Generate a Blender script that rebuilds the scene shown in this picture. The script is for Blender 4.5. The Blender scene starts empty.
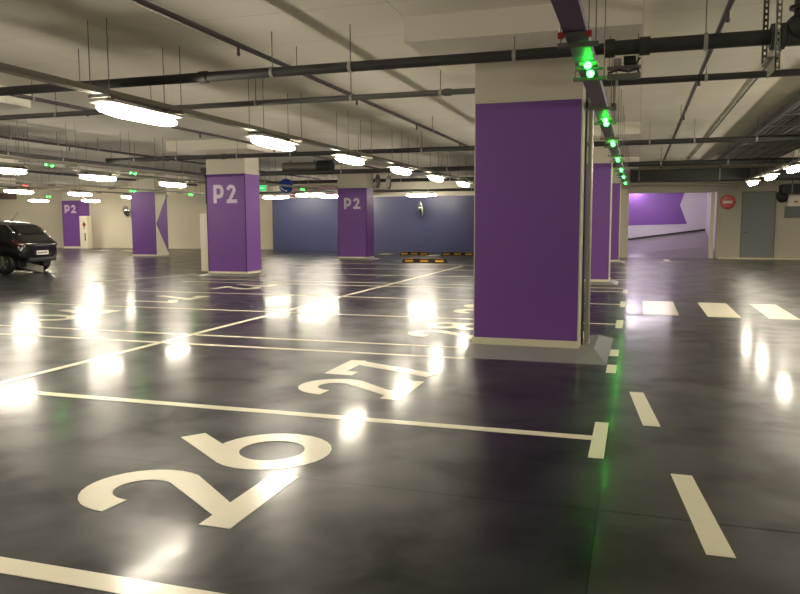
import bpy, bmesh, math, random
from mathutils import Vector, Matrix
random.seed(7)
S = bpy.context.scene
C = S.collection
PI = math.pi
CEIL = 3.6

# ------------------------------------------------------------------ materials
def srgb(r, g, b):
    f = lambda c: (c / 255 / 12.92) if c / 255 <= .04045 else ((c / 255 + .055) / 1.055) ** 2.4
    return (f(r), f(g), f(b), 1)

def mat(name, col, rough=.6, metal=0.0, var=.0, scale=3.0, bump=0.0, coat=0.0, spec=.5):
    m = bpy.data.materials.new(name); m.use_nodes = True
    nt = m.node_tree; b = nt.nodes['Principled BSDF']
    b.inputs['Roughness'].default_value = rough
    b.inputs['Metallic'].default_value = metal
    b.inputs['Coat Weight'].default_value = coat; b.inputs['Coat Roughness'].default_value = .17 if coat == .5 else .03
    b.inputs['Specular IOR Level'].default_value = spec
    tc = nt.nodes.new('ShaderNodeTexCoord')
    n = nt.nodes.new('ShaderNodeTexNoise'); n.inputs['Scale'].default_value = scale
    n.inputs['Detail'].default_value = 5
    nt.links.new(tc.outputs['Object'], n.inputs['Vector'])
    mx = nt.nodes.new('ShaderNodeMix'); mx.data_type = 'RGBA'
    d = 1 - var; u = 1 + var
    mx.inputs['A'].default_value = (col[0]*d, col[1]*d, col[2]*d, 1)
    mx.inputs['B'].default_value = (min(1, col[0]*u), min(1, col[1]*u), min(1, col[2]*u), 1)
    nt.links.new(n.outputs['Fac'], mx.inputs['Factor'])
    nt.links.new(mx.outputs['Result'], b.inputs['Base Color'])
    if bump:
        bp = nt.nodes.new('ShaderNodeBump'); bp.inputs['Strength'].default_value = bump
        bp.inputs['Distance'].default_value = .01
        n2 = nt.nodes.new('ShaderNodeTexNoise'); n2.inputs['Scale'].default_value = scale * 12
        nt.links.new(tc.outputs['Object'], n2.inputs['Vector'])
        nt.links.new(n2.outputs['Fac'], bp.inputs['Height'])
        nt.links.new(bp.outputs['Normal'], b.inputs['Normal'])
    return m

def emit(name, col, s):
    m = bpy.data.materials.new(name); m.use_nodes = True
    b = m.node_tree.nodes['Principled BSDF']
    b.inputs['Base Color'].default_value = (.8, .8, .8, 1) if min(col[:3]) > .5 else tuple(c*.4 for c in col[:3]) + (1,)
    b.inputs['Emission Color'].default_value = (*col[:3], 1)
    b.inputs['Emission Strength'].default_value = s
    return m

def floor_material():
    m = bpy.data.materials.new('polished_floor'); m.use_nodes = True
    nt = m.node_tree; N = nt.nodes; L = nt.links; b = N['Principled BSDF']
    tc = N.new('ShaderNodeTexCoord')
    sx = N.new('ShaderNodeSeparateXYZ'); L.new(tc.outputs['Object'], sx.inputs[0])
    def math_(op, a, bb=None, c=None):
        n = N.new('ShaderNodeMath'); n.operation = op
        for i, v in enumerate((a, bb, c)):
            if v is None: continue
            if isinstance(v, (int, float)): n.inputs[i].default_value = v
            else: L.new(v, n.inputs[i])
        return n.outputs[0]
    def noise(sc, det=4, rough=.55, dist=0.0):
        n = N.new('ShaderNodeTexNoise'); n.inputs['Scale'].default_value = sc
        n.inputs['Detail'].default_value = det; n.inputs['Roughness'].default_value = rough
        n.inputs['Distortion'].default_value = dist
        L.new(tc.outputs['Object'], n.inputs['Vector']); return n.outputs['Fac']
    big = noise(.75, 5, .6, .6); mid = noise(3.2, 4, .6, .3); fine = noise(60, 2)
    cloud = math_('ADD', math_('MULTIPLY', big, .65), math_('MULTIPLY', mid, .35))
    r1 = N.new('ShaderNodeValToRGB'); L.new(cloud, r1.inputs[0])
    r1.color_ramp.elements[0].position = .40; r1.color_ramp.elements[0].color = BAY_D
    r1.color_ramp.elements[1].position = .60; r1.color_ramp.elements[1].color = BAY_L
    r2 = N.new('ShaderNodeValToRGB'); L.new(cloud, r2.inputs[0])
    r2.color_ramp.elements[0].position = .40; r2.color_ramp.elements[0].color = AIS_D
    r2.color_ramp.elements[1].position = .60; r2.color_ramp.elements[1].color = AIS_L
    edge = math_('ADD', sx.outputs[0], math_('MULTIPLY', math_('SUBTRACT', noise(5, 3), .5), .010))
    side = math_('GREATER_THAN', edge, -.155)
    mx = N.new('ShaderNodeMix'); mx.data_type = 'RGBA'
    L.new(side, mx.inputs['Factor']); L.new(r1.outputs[0], mx.inputs['A']); L.new(r2.outputs[0], mx.inputs['B'])
    # sawn joints: a fine dark line every few metres across, and the line between bays and aisle
    wob = math_('ADD', sx.outputs[1], math_('MULTIPLY', math_('SUBTRACT', noise(1.5, 3), .5), .05))
    j1 = math_('LESS_THAN', math_('ABSOLUTE', math_('SUBTRACT', math_('MODULO', math_('ADD', wob, 26.25), 6.0), 0.0 + 0.02)), .011)
    jx = math_('LESS_THAN', math_('ABSOLUTE', math_('SUBTRACT', edge, -.155)), .004)
    j = math_('MAXIMUM', j1, jx)
    mj = N.new('ShaderNodeMix'); mj.data_type = 'RGBA'; mj.inputs['B'].default_value = (.003, .003, .003, 1)
    L.new(math_('MULTIPLY', j, .95), mj.inputs['Factor']); L.new(mx.outputs['Result'], mj.inputs['A'])
    L.new(mj.outputs['Result'], b.inputs['Base Color'])
    rr = N.new('ShaderNodeMapRange'); L.new(cloud, rr.inputs['Value'])
    rr.inputs['From Min'].default_value = .3; rr.inputs['From Max'].default_value = .7
    rr.inputs['To Min'].default_value = FR0; rr.inputs['To Max'].default_value = FR1
    L.new(rr.outputs['Result'], b.inputs['Roughness'])
    b.inputs['IOR'].default_value = 1.3
    sl = N.new('ShaderNodeMapRange'); L.new(noise(1.7, 3, .5, .3), sl.inputs['Value'])
    sl.inputs['From Min'].default_value = .38; sl.inputs['From Max'].default_value = .62
    sl.inputs['To Min'].default_value = .12; sl.inputs['To Max'].default_value = .50
    L.new(sl.outputs['Result'], b.inputs['Specular IOR Level'])
    cw = N.new('ShaderNodeMapRange'); L.new(noise(1.6, 3, .55, .3), cw.inputs['Value'])
    cw.inputs['From Min'].default_value = .35; cw.inputs['From Max'].default_value = .65
    cw.inputs['To Min'].default_value = .12; cw.inputs['To Max'].default_value = .50
    L.new(cw.outputs['Result'], b.inputs['Coat Weight'])
    b.inputs['Coat IOR'].default_value = 1.22
    rc = N.new('ShaderNodeMapRange'); L.new(cloud, rc.inputs['Value'])
    rc.inputs['From Min'].default_value = .3; rc.inputs['From Max'].default_value = .7
    rc.inputs['To Min'].default_value = .08; rc.inputs['To Max'].default_value = .16
    L.new(rc.outputs['Result'], b.inputs['Coat Roughness'])
    bp = N.new('ShaderNodeBump'); bp.inputs['Strength'].default_value = .25; bp.inputs['Distance'].default_value = .004
    L.new(noise(2.2, 1, .4), bp.inputs['Height'])
    L.new(bp.outputs['Normal'], b.inputs['Normal'])
    return m

def ceiling_material():
    # board-marked concrete: faint joints and cloudy paint
    m = mat('ceiling_paint', srgb(236, 231, 218), .85, var=.10, scale=.6)
    nt = m.node_tree; b = nt.nodes['Principled BSDF']
    br = nt.nodes.new('ShaderNodeTexBrick')
    br.offset = 0; br.inputs['Scale'].default_value = 1
    br.inputs['Brick Width'].default_value = 2.4; br.inputs['Row Height'].default_value = 1.2
    br.inputs['Mortar Size'].default_value = .006
    for k, v in (('Color1', (1, 1, 1, 1)), ('Color2', (.93, .93, .93, 1)), ('Mortar', (.7, .7, .7, 1))):
        br.inputs[k].default_value = v
    tc = [n for n in nt.nodes if n.type == 'TEX_COORD'][0]
    nt.links.new(tc.outputs['Object'], br.inputs['Vector'])
    mx0 = [n for n in nt.nodes if n.type == 'MIX'][0]
    mu = nt.nodes.new('ShaderNodeMix'); mu.data_type = 'RGBA'; mu.blend_type = 'MULTIPLY'
    mu.inputs['Factor'].default_value = 1
    nt.links.new(mx0.outputs['Result'], mu.inputs['A']); nt.links.new(br.outputs['Color'], mu.inputs['B'])
    nt.links.new(mu.outputs['Result'], b.inputs['Base Color'])
    return m

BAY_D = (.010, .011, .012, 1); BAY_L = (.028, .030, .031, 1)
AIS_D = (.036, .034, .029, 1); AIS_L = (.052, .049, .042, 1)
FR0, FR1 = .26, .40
LAMP = 31.5

M = {}
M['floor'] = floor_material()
M['ceiling'] = ceiling_material()
M['white_wall'] = mat('white_wall', srgb(232, 224, 202), .7, var=.04, scale=.8)
M['blue_wall'] = mat('blue_wall', srgb(62, 66, 102), .42, var=.05, scale=.8)
M['cream_wall'] = mat('cream_wall', srgb(190, 185, 170), .75, var=.05, scale=1)
M['grey_wall'] = mat('grey_wall', srgb(112, 116, 112), .7, var=.05, scale=1)
M['grey_door'] = mat('grey_door', srgb(128, 132, 130), .55, var=.05, scale=1)
M['concrete'] = mat('pillar_concrete', srgb(198, 192, 176), .8, var=.06, scale=2, bump=.1)
M['purple'] = mat('purple_paint', srgb(122, 76, 158), .5, var=.05, scale=2)
M['base'] = mat('base_band_paint', srgb(232, 226, 200), .55, var=.07, scale=6)
M['skirt'] = mat('grey_skirt_paint', srgb(128, 130, 126), .4, var=.08, scale=4)
M['letter'] = mat('lettering_paint', srgb(222, 205, 228), .6, var=.03)
M['line'] = mat('road_paint', srgb(252, 244, 214), .4, var=.05, scale=5, coat=.5)
M['pipe'] = mat('dark_pipe_paint', srgb(52, 52, 51), .5, var=.1, scale=6)
M['pipe_grey'] = mat('grey_pipe_paint', srgb(92, 94, 88), .5, var=.1, scale=6)
M['sprinkler'] = mat('plum_pipe_paint', srgb(72, 62, 64), .5, var=.1, scale=6)
M['steel'] = mat('galvanised_steel', srgb(172, 169, 158), .4, .3, var=.1, scale=8)
M['dull_steel'] = mat('dull_steel', srgb(120, 118, 110), .55, .4, var=.1, scale=8)
M['tray'] = mat('tray_purple_grey', srgb(128, 116, 142), .45, .1, var=.05, scale=6)
M['trunk'] = mat('trunking_grey', srgb(140, 136, 124), .5, .2, var=.05, scale=6)
M['duct'] = mat('dark_duct', srgb(36, 35, 34), .6, .1, var=.1, scale=3)
M['brown_duct'] = mat('brown_duct', srgb(92, 74, 68), .6, .0, var=.1, scale=3)
M['duct_grey'] = mat('grey_duct', srgb(112, 108, 100), .5, .3, var=.08, scale=3)
M['cable'] = mat('cable_grey', srgb(96, 92, 86), .6, var=.1, scale=5)
M['cable_dark'] = mat('cable_dark', srgb(58, 52, 54), .6, var=.1, scale=5)
M['plastic'] = mat('lamp_housing', srgb(150, 146, 136), .5, var=.03)
M['black'] = mat('black_rubber', srgb(22, 22, 23), .6, var=.1, scale=8)
M['yellow'] = mat('yellow_paint', srgb(222, 168, 40), .5, var=.08, scale=9)
M['red'] = mat('red_paint', srgb(205, 40, 36), .35, var=.04)
M['red_clip'] = mat('red_plastic', srgb(170, 52, 48), .5, var=.05)
M['pale'] = mat('pale_paint', srgb(236, 226, 214), .4, var=.03)
M['blue_sign'] = mat('blue_sign', srgb(28, 52, 140), .2, var=.03, coat=.6)
M['mirror'] = mat('mirror_glass', (.75, .75, .74, 1), .06, 1.0)
M['mirror_rim'] = mat('mirror_rim', srgb(190, 186, 176), .5)
M['car'] = mat('black_car_paint', (.006, .006, .007, 1), .18, 0, var=.05, coat=1.0)
M['glass'] = mat('dark_car_glass', (.004, .005, .005, 1), .06, 0, coat=.6)
M['chrome'] = mat('chrome_trim', (.75, .74, .72, 1), .15, 1.0)
M['tail'] = mat('tail_lamp', (.05, .008, .008, 1), .12, 0, coat=1.0)
M['bumper'] = mat('car_plastic', (.014, .014, .014, 1), .5)
M['plate'] = mat('number_plate', srgb(225, 222, 210), .4)
M['lamp'] = emit('lamp_light', (1.0, .90, .73), LAMP)
M['ramp_lamp'] = emit('ramp_lamp_light', (1.0, .88, .96), 14)
M['green'] = emit('green_led', (.02, 1.0, .04), 13)
M['green_far'] = emit('green_led_far', (.02, 1.0, .05), 14)
M['red_led'] = emit('red_led', (1.0, .06, .04), 2.5)
M['exit'] = emit('exit_sign_green', (.01, .6, .2), .35)

# ------------------------------------------------------------------ mesh helpers
class MB:
    def __init__(s): s.bm = bmesh.new()
    def box(s, x0, x1, y0, y1, z0, z1, bev=0):
        r = bmesh.ops.create_cube(s.bm, size=1)
        for v in r['verts']:
            v.co = Vector((x0 + (v.co.x + .5) * (x1 - x0), y0 + (v.co.y + .5) * (y1 - y0), z0 + (v.co.z + .5) * (z1 - z0)))
        if bev:
            es = list({e for v in r['verts'] for e in v.link_edges})
            bmesh.ops.bevel(s.bm, geom=es, offset=bev, segments=2, affect='EDGES', profile=.6)
        return s
    def tube(s, a, b, r, n=12, r2=None):
        a = Vector(a); b = Vector(b); d = b - a
        q = d.to_track_quat('Z', 'Y').to_matrix().to_4x4()
        bmesh.ops.create_cone(s.bm, cap_ends=True, segments=n, radius1=r, radius2=r if r2 is None else r2, depth=d.length,
                              matrix=Matrix.Translation((a + b) / 2) @ q)
        return s
    def path(s, pts, r, n=10):
        for a, b in zip(pts[:-1], pts[1:]): s.tube(a, b, r, n)
        for p in pts[1:-1]: s.ball(p, r, 8)
        return s
    def ball(s, c, r, n=12, sc=(1, 1, 1)):
        bmesh.ops.create_uvsphere(s.bm, u_segments=n, v_segments=max(6, n * 2 // 3), radius=r,
                                  matrix=Matrix.Translation(c) @ Matrix.Diagonal((*sc, 1)))
        return s
    def poly(s, pts, z0, z1):
        """vertical prism from an XY outline"""
        lo = [s.bm.verts.new((x, y, z0)) for x, y in pts]; hi = [s.bm.verts.new((x, y, z1)) for x, y in pts]
        k = len(pts)
        s.bm.faces.new(hi); s.bm.faces.new(lo[::-1])
        for i in range(k): s.bm.faces.new((lo[i], lo[(i+1) % k], hi[(i+1) % k], hi[i]))
        return s
    def prism(s, loop, d):
        """prism from a 3D planar outline, pushed by vector d"""
        d = Vector(d)
        a = [s.bm.verts.new(Vector(p)) for p in loop]; b = [s.bm.verts.new(Vector(p) + d) for p in loop]
        k = len(loop)
        s.bm.faces.new(a); s.bm.faces.new(b[::-1])
        for i in range(k): s.bm.faces.new((a[i], b[i], b[(i+1) % k], a[(i+1) % k]))
        return s
    def hexa(s, lo, hi):
        a = [s.bm.verts.new(p) for p in lo]; b = [s.bm.verts.new(p) for p in hi]; k = len(lo)
        s.bm.faces.new(b); s.bm.faces.new(a[::-1])
        for i in range(k): s.bm.faces.new((a[i], a[(i+1) % k], b[(i+1) % k], b[i]))
        return s
    def lathe(s, prof, c, axis, n=24):
        """profile of (radius, height) about an axis direction"""
        q = Vector(axis).to_track_quat('Z', 'Y').to_matrix(); rings = []
        for r, h in prof:
            rings.append([s.bm.verts.new(Vector(c) + q @ Vector((r*math.cos(2*PI*i/n), r*math.sin(2*PI*i/n), h))) for i in range(n)])
        for p, q2 in zip(rings[:-1], rings[1:]):
            for i in range(n): s.bm.faces.new((p[i], p[(i+1) % n], q2[(i+1) % n], q2[i]))
        s.bm.faces.new(rings[0][::-1]); s.bm.faces.new(rings[-1])
        return s
    def ribbon(s, pts, w, f, t=.002, closed=False):
        """flat stroke along 2D pts, width w; f maps (u, v, height) to 3D"""
        pts = [q for i, q in enumerate(pts) if i == 0 or (Vector(q) - Vector(pts[i-1])).length > 1e-4]
        k = len(pts); L = []; R = []
        for i in range(k):
            p = Vector(pts[i])
            a = Vector(pts[i-1]) if (i > 0 or closed) else None
            b = Vector(pts[(i+1) % k]) if (i < k-1 or closed) else None
            d1 = (p - a).normalized() if a is not None else (b - p).normalized()
            d2 = (b - p).normalized() if b is not None else d1
            n1 = Vector((-d1.y, d1.x)); n2 = Vector((-d2.y, d2.x)); nn = (n1 + n2)
            nn = nn.normalized() / max(.45, nn.normalized().dot(n1))
            L.append(p + nn*w/2); R.append(p - nn*w/2)
        rng = range(k if closed else k-1)
        tl = [s.bm.verts.new(f(q.x, q.y, t)) for q in L]; tr = [s.bm.verts.new(f(q.x, q.y, t)) for q in R]
        bl = [s.bm.verts.new(f(q.x, q.y, 0)) for q in L]; br = [s.bm.verts.new(f(q.x, q.y, 0)) for q in R]
        for i in rng:
            j = (i+1) % k
            s.bm.faces.new((tl[i], tr[i], tr[j], tl[j])); s.bm.faces.new((bl[i], bl[j], br[j], br[i]))
            s.bm.faces.new((tl[i], tl[j], bl[j], bl[i])); s.bm.faces.new((tr[i], br[i], br[j], tr[j]))
        if not closed:
            s.bm.faces.new((tl[0], bl[0], br[0], tr[0])); s.bm.faces.new((tl[-1], tr[-1], br[-1], bl[-1]))
        return s
    def build(s, name, m, parent=None, smooth=False, loc=None):
        bmesh.ops.recalc_face_normals(s.bm, faces=s.bm.faces)
        me = bpy.data.meshes.new(name); s.bm.to_mesh(me); s.bm.free()
        me.materials.append(m)
        if smooth:
            for p in me.polygons: p.use_smooth = True
            me.set_sharp_from_angle(angle=math.radians(40))
        o = bpy.data.objects.new(name, me); C.objects.link(o)
        if parent is not None: o.parent = parent
        if loc is not None: o.location = loc
        return o

def tag(o, label, cat, group=None, kind=None):
    o['label'] = label; o['category'] = cat
    if group: o['group'] = group
    if kind: o['kind'] = kind
    return o
def thing(name, loc, label, cat, group=None, rz=0):
    o = bpy.data.objects.new(name, None); C.objects.link(o)
    o.location = loc; o.rotation_euler = (0, 0, rz); o.empty_display_size = .2
    return tag(o, label, cat, group)
def struct(mb, name, m, smooth=False):
    o = mb.build(name, m, None, smooth); o['kind'] = 'structure'; return o
def dup(root, loc, label, rz=None):
    r = root.copy(); C.objects.link(r); r.location = loc; r['label'] = label
    if rz is not None: r.rotation_euler = (0, 0, rz)
    for ch in list(root.children):
        c = ch.copy(); C.objects.link(c); c.parent = r
        for g in ch.children:
            d = g.copy(); C.objects.link(d); d.parent = c
    return r

# ------------------------------------------------------------------ the setting
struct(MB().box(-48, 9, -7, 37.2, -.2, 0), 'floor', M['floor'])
struct(MB().box(-48, 9, -7, 40.5, CEIL, CEIL + .2), 'ceiling', M['ceiling'])
struct(MB().box(-48, -17.9, 36.9, 37.1, 0, CEIL), 'wall_back', M['white_wall'])
struct(MB().box(-18.15, -4.0, 35.3, 35.5, 0, 2.72), 'wall_blue', M['blue_wall'])
struct(MB().box(-18.15, -17.95, 35.5, 36.9, 0, 2.72), 'wall_blue_return', M['white_wall'])
struct(MB().box(-18.15, -4.0, 35.32, 35.5, 2.72, CEIL), 'wall_over_blue', M['cream_wall'])
struct(MB().box(-48.2, -48, -7, 37.2, 0, CEIL), 'wall_left', M['white_wall'])
struct(MB().box(9, 9.2, -7, 37.2, 0, CEIL), 'wall_right', M['cream_wall'])
struct(MB().box(-48, 9, -7.2, -7, 0, CEIL), 'wall_rear', M['white_wall'])
# end wall of the right aisle with the ramp opening
b = MB().box(-4.2, -.75, 31.6, 31.85, 0, CEIL).box(-.75, 2.93, 31.6, 31.85, 2.72, CEIL).box(2.93, 9, 31.6, 31.85, 0, CEIL)
struct(b, 'wall_end', M['cream_wall'])
struct(MB().box(-4.2, -4.0, 31.85, 35.5, 0, CEIL), 'wall_end_return', M['cream_wall'])
struct(MB().box(-.72, -.36, 31.52, 31.95, 0, 2.74, .01), 'trim_1', M['white_wall'])
struct(MB().box(2.70, 2.84, 31.52, 31.95, 0, 2.62, .01), 'trim_2', M['white_wall'])
struct(MB().box(-.36, 2.95, 31.48, 31.95, 2.575, 2.80), 'trim_3', M['cream_wall'])
struct(MB().box(-48, -18.15, 36.88, 36.9, 0, .12), 'baseboard_back', M['base'])
# grey double door leaf to the right of the round sign
d = MB().box(3.84, 4.96, 31.56, 31.6, .0, 2.54).build('door_1', M['grey_door']); d['kind'] = 'structure'
MB().box(3.80, 3.84, 31.55, 31.6, 0, 2.58).box(4.96, 5.0, 31.55, 31.6, 0, 2.58).box(3.80, 5.0, 31.55, 31.6, 2.54, 2.58).build('door_frame', M['grey_wall'], d)
MB().tube((3.92, 31.52, 1.02), (4.04, 31.52, 1.02), .012).tube((3.92, 31.56, 1.02), (3.92, 31.52, 1.02), .012).build('door_handle', M['pipe'], d)
struct(MB().box(3.0, 9, 31.2, 31.6, 0, .05, .01), 'trim_4', M['base'])

# ramp beyond the opening
b = MB(); bm = b.bm
vs = [bm.verts.new(p) for p in ((-1.2, 31.85, 0), (3.05, 31.85, 0), (3.05, 34.5, .42), (-1.2, 34.5, .12),
                                (3.6, 38.02, 1.09), (-1.2, 38.02, .45))]
bm.faces.new((vs[0], vs[1], vs[2], vs[3])); bm.faces.new((vs[3], vs[2], vs[4], vs[5]))
r = bmesh.ops.extrude_face_region(bm, geom=list(bm.faces))
for v in [g for g in r['geom'] if isinstance(g, bmesh.types.BMVert)]: v.co.z -= .12
M['ramp'] = mat('ramp_floor', srgb(128, 122, 126), .3, var=.12, scale=1.4)
struct(b, 'floor_ramp', M['ramp'])
M['ramp_wall'] = mat('ramp_wall_paint', srgb(205, 200, 208), .6, var=.04)
struct(MB().box(-1.4, 3.8, 38, 38.2, 0, CEIL), 'wall_ramp', M['ramp_wall'])
struct(MB().box(-1.4, -1.2, 31.85, 38.2, 0, CEIL), 'wall_ramp_left', M['ramp_wall'])
struct(MB().box(3.05, 3.25, 31.85, 38.2, 0, CEIL), 'wall_ramp_right', M['ramp_wall'])
pp = MB().prism([(-1.2, 37.995, 1.24), (2.23, 37.995, 1.33), (1.89, 37.995, 2.22), (2.22, 37.995, 3.2), (-1.2, 37.995, 3.2)], (0, -.012, 0)).build('wall_band', M['purple'])
pp['kind'] = 'structure'
cb = struct(MB().prism([(-1.2, 38, .45), (3.05, 38, 1.02), (3.05, 38, 1.10), (-1.2, 38, .53)], (0, -.05, 0)), 'baseboard_ramp', M['pipe'])

# slab drop panels over the pillars
def drop_panel(n, x0, x1, y0, y1):
    struct(MB().box(x0, x1, y0, y1, 3.34, CEIL), 'trim_%d' % n, M['ceiling'])
k = 5
for cx in (-1.2, -10.75, -20.15, -29.6):
    for cy in (8.9, 18.4, 27.7):
        drop_panel(k, cx - 1.2, cx + 1.2, cy - 1.15, cy + 1.2); k += 1

# ------------------------------------------------------------------ pillars
def glyph(mb, ch, x0, w, h, st, f):
    """block lettering strokes in a box w x h with the lower left corner at (x0, 0)"""
    def arc(cx, cy, rx, ry, a0, a1, n=18):
        return [(cx + rx*math.cos(math.radians(a0 + (a1-a0)*i/n)), cy + ry*math.sin(math.radians(a0 + (a1-a0)*i/n))) for i in range(n+1)]
    g = st / 2; cx = x0 + w/2; R = w/2 - g
    if ch == '2':
        R *= .82; cx = x0 + g + R; cy = h - g - R*1.04
        p = arc(cx, cy, R, R*1.04, 180, -28) + [(x0 + g*1.0, -.03*h)]
        mb.ribbon(p, st, lambda u, v, t: f(max(u, x0), max(v, 0), t))
        mb.ribbon([(x0, g), (x0 + w, g)], st, lambda u, v, t: f(u, v, t*1.05))
    elif ch == '6' or ch == '9':
        cy = g + R
        ring = arc(cx, cy, R, R, 0, 342, 26)
        leg = [(cx + R*math.cos(math.radians(150)), cy + R*math.sin(math.radians(150))), (x0 + w*.70, h)]
        if ch == '9':
            flip = lambda q: (2*cx - q[0], h - q[1])
            ring = [flip(q) for q in ring]; leg = [flip(q) for q in leg]
        mb.ribbon(ring, st, f, closed=True)
        mb.ribbon(leg, st, lambda u, v, t: f(u, v, t*1.05))
    elif ch == '7':
        mb.ribbon([(x0, h-g), (x0 + w, h-g)], st, f)
        mb.ribbon([(x0 + g, h - st), (x0 + g, h - st*1.7)], st, f)
        mb.ribbon([(x0 + w - g*1.1, h - g), (x0 + w*.28, 0)], st, lambda u, v, t: f(u, v, t*1.05))
    elif ch == '8':
        r2 = (h - st) / 4
        mb.ribbon(arc(cx, g + r2 + .01*h, R, r2 + .01*h, 0, 346, 26), st, f, closed=True)
        mb.ribbon(arc(cx, h - g - r2 + .01*h, R*.9, r2 - .01*h, 0, 346, 26), st, lambda u, v, t: f(u, v, t*1.05), closed=True)
    elif ch == '0':
        mb.ribbon(arc(cx, h/2, R, h/2 - g, 0, 346, 26), st, f, closed=True)
    elif ch == '1':
        mb.ribbon([(x0 + w*.6, 0), (x0 + w*.6, h)], st, f)
        mb.ribbon([(x0 + w*.1, h*.72), (x0 + w*.6, h*.95)], st, lambda u, v, t: f(u, v, t*1.05))
    elif ch == 'P':
        mb.ribbon([(x0 + g, 0), (x0 + g, h)], st, f)
        r2 = h*.27
        mb.ribbon([(x0 + g, h-g), (x0 + w*.55, h-g)] + arc(x0 + w*.55, h - g - r2 + .0, w*.45 - g, r2, 90, -90, 14) + [(x0 + g, h - g - 2*r2)], st, lambda u, v, t: f(u, v, t*1.05))
    return mb

TOP = 2.78
def pillar(x0, y0, label, w=1.2, dp=.8, right='purple', text=None, skirt=True, name='pillar'):
    x1 = x0 + w; y1 = y0 + dp
    t = thing(name, ((x0+x1)/2, (y0+y1)/2, 0), label, 'pillar', 'painted concrete pillars')
    hx, hy = w/2, dp/2
    MB().box(-hx, hx, -hy, hy, 0, 3.34, .015).build('shaft', M['concrete'], t)
    z0 = .115
    ins = .014 if right == 'white' else -.003
    bd = MB().box(-hx + ins, hx - ins, -hy - .004, -hy + .02, z0, TOP)
    if right == 'purple': bd.box(hx - .02, hx + .004, -hy - .004, hy, z0, TOP)
    if right != 'white': bd.box(-hx - .004, -hx + .02, -hy - .004, hy, z0, TOP)
    bd.build('purple_band', M['purple'], t)['label'] = 'deep purple painted band on the faces'
    bs = MB().box(-hx - .01, hx + .01, -hy - .01, hy + .01, 0, z0)
    bs.build('base_band', M['base'], t)['label'] = 'pale band around the foot'
    if right == 'arrow':
        MB().box(hx - .01, hx + .004, -hy, hy, z0, TOP).build('white_panel', M['base'], t)['label'] = 'white painted side face'
        MB().prism([(hx + .004, -hy + .03, 1.42), (hx + .004, hy - .01, 2.72), (hx + .004, hy - .01, .16)], (.004, 0, 0)).build('arrow', M['purple'], t)['label'] = 'purple arrowhead pointing towards the front'
    if text:
        tx, tz, tw, th = text
        mb = MB(); f = lambda u, v, q: Vector((-hx + tx + u, -hy - .004 - q*2, tz + v))
        glyph(mb, 'P', 0, tw*.44, th, tw*.135, f)
        glyph(mb, '2', tw*.56, tw*.44, th, tw*.135, f)
        mb.build('lettering', M['letter'], t)['label'] = 'pale letters P2'
    if skirt:
        e = .20
        MB().hexa([(-hx-e, -hy-e, 0), (hx+e, -hy-e, 0), (hx+e, hy+e, 0), (-hx-e, hy+e, 0)],
                  [(-hx-.03, -hy-.03, .06), (hx+.03, -hy-.03, .06), (hx+.03, hy+.03, .06), (-hx-.03, hy+.03, .06)]).build('skirt', M['skirt'], t)['label'] = 'grey sloping skirt'
    return t
near = pillar(-1.8, 8.5, 'large purple pillar in the foreground with conduits on its right side', right='white', skirt=False)
sk = MB().hexa([(-.56, -1.14, 0), (.92, -1.14, 0), (.95, .75, 0), (-.68, .75, 0)],
               [(-.64, -.43, .035), (.66, -.43, .035), (.66, .45, .035), (-.64, .45, .035)])
sk.build('skirt', M['skirt'], near)['label'] = 'grey sloping skirt spread on the floor'
MB().hexa([(.60, -1.10, 0), (.935, -1.13, 0), (.95, .7, 0), (.60, .7, 0)],
          [(.61, -.46, .04), (.78, -.50, .06), (.78, .55, .06), (.61, .55, .04)]).build('kerb', M['skirt'], near)['label'] = 'raised grey kerb end'
MB().box(.588, .606, -.4, -.36, .1, 2.8).build('edge_strip', M['base'], near)['label'] = 'white corner edge strip'
pillar(-1.8, 17.9, 'purple pillar directly behind the large foreground pillar', right='white')
pillar(-1.8, 27.3, 'purple pillar nearest the ramp opening', right='white')
pillar(-11.36, 18.2, 'purple pillar lettered P2 standing left of the blue wall', text=(.22, 1.99, .73, .50))
pillar(-11.2, 27.3, 'purple pillar lettered P2 standing in front of the blue wall', text=(.27, 1.97, .68, .43))
pillar(-20.75, 27.3, 'purple pillar with a purple arrowhead on its white side', dp=.85, right='arrow')
pillar(-32.2, 36.05, 'far purple pillar lettered P2 against the white back wall', dp=.84, text=(.18, 2.05, .82, .48), skirt=False)

# white cabinet beside the far P2 pillar
t = thing('cabinet', (-30.62, 36.25, 0), 'tall white cabinet beside the far P2 pillar with small dark signs', 'cabinet')
MB().box(-.27, .25, -.35, .05, 0, 1.88, .01).build('body', M['white_wall'], t)
MB().tube((.06, -.35, 1.38), (.06, -.36, 1.38), .11, 20).build('round_sign', M['red_clip'], t)['label'] = 'small round reddish sign'
MB().box(.035, .085, -.368, -.36, 1.12, 1.58).build('dark_mark', M['black'], t)
MB().box(.06, .13, -.36, -.35, .45, .9).build('dark_sign', M['black'], t)

t = thing('cabinet', (-11.66, 18.85, 0), 'low white cabinet fixed at the left side of the left P2 pillar', 'cabinet')
MB().box(-.22, .28, -.2, .2, .08, 1.72, .01).build('body', M['white_wall'], t)
MB().box(-.2, .2, -.212, -.2, .12, 1.68, .004).build('door', M['white_wall'], t)

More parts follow.
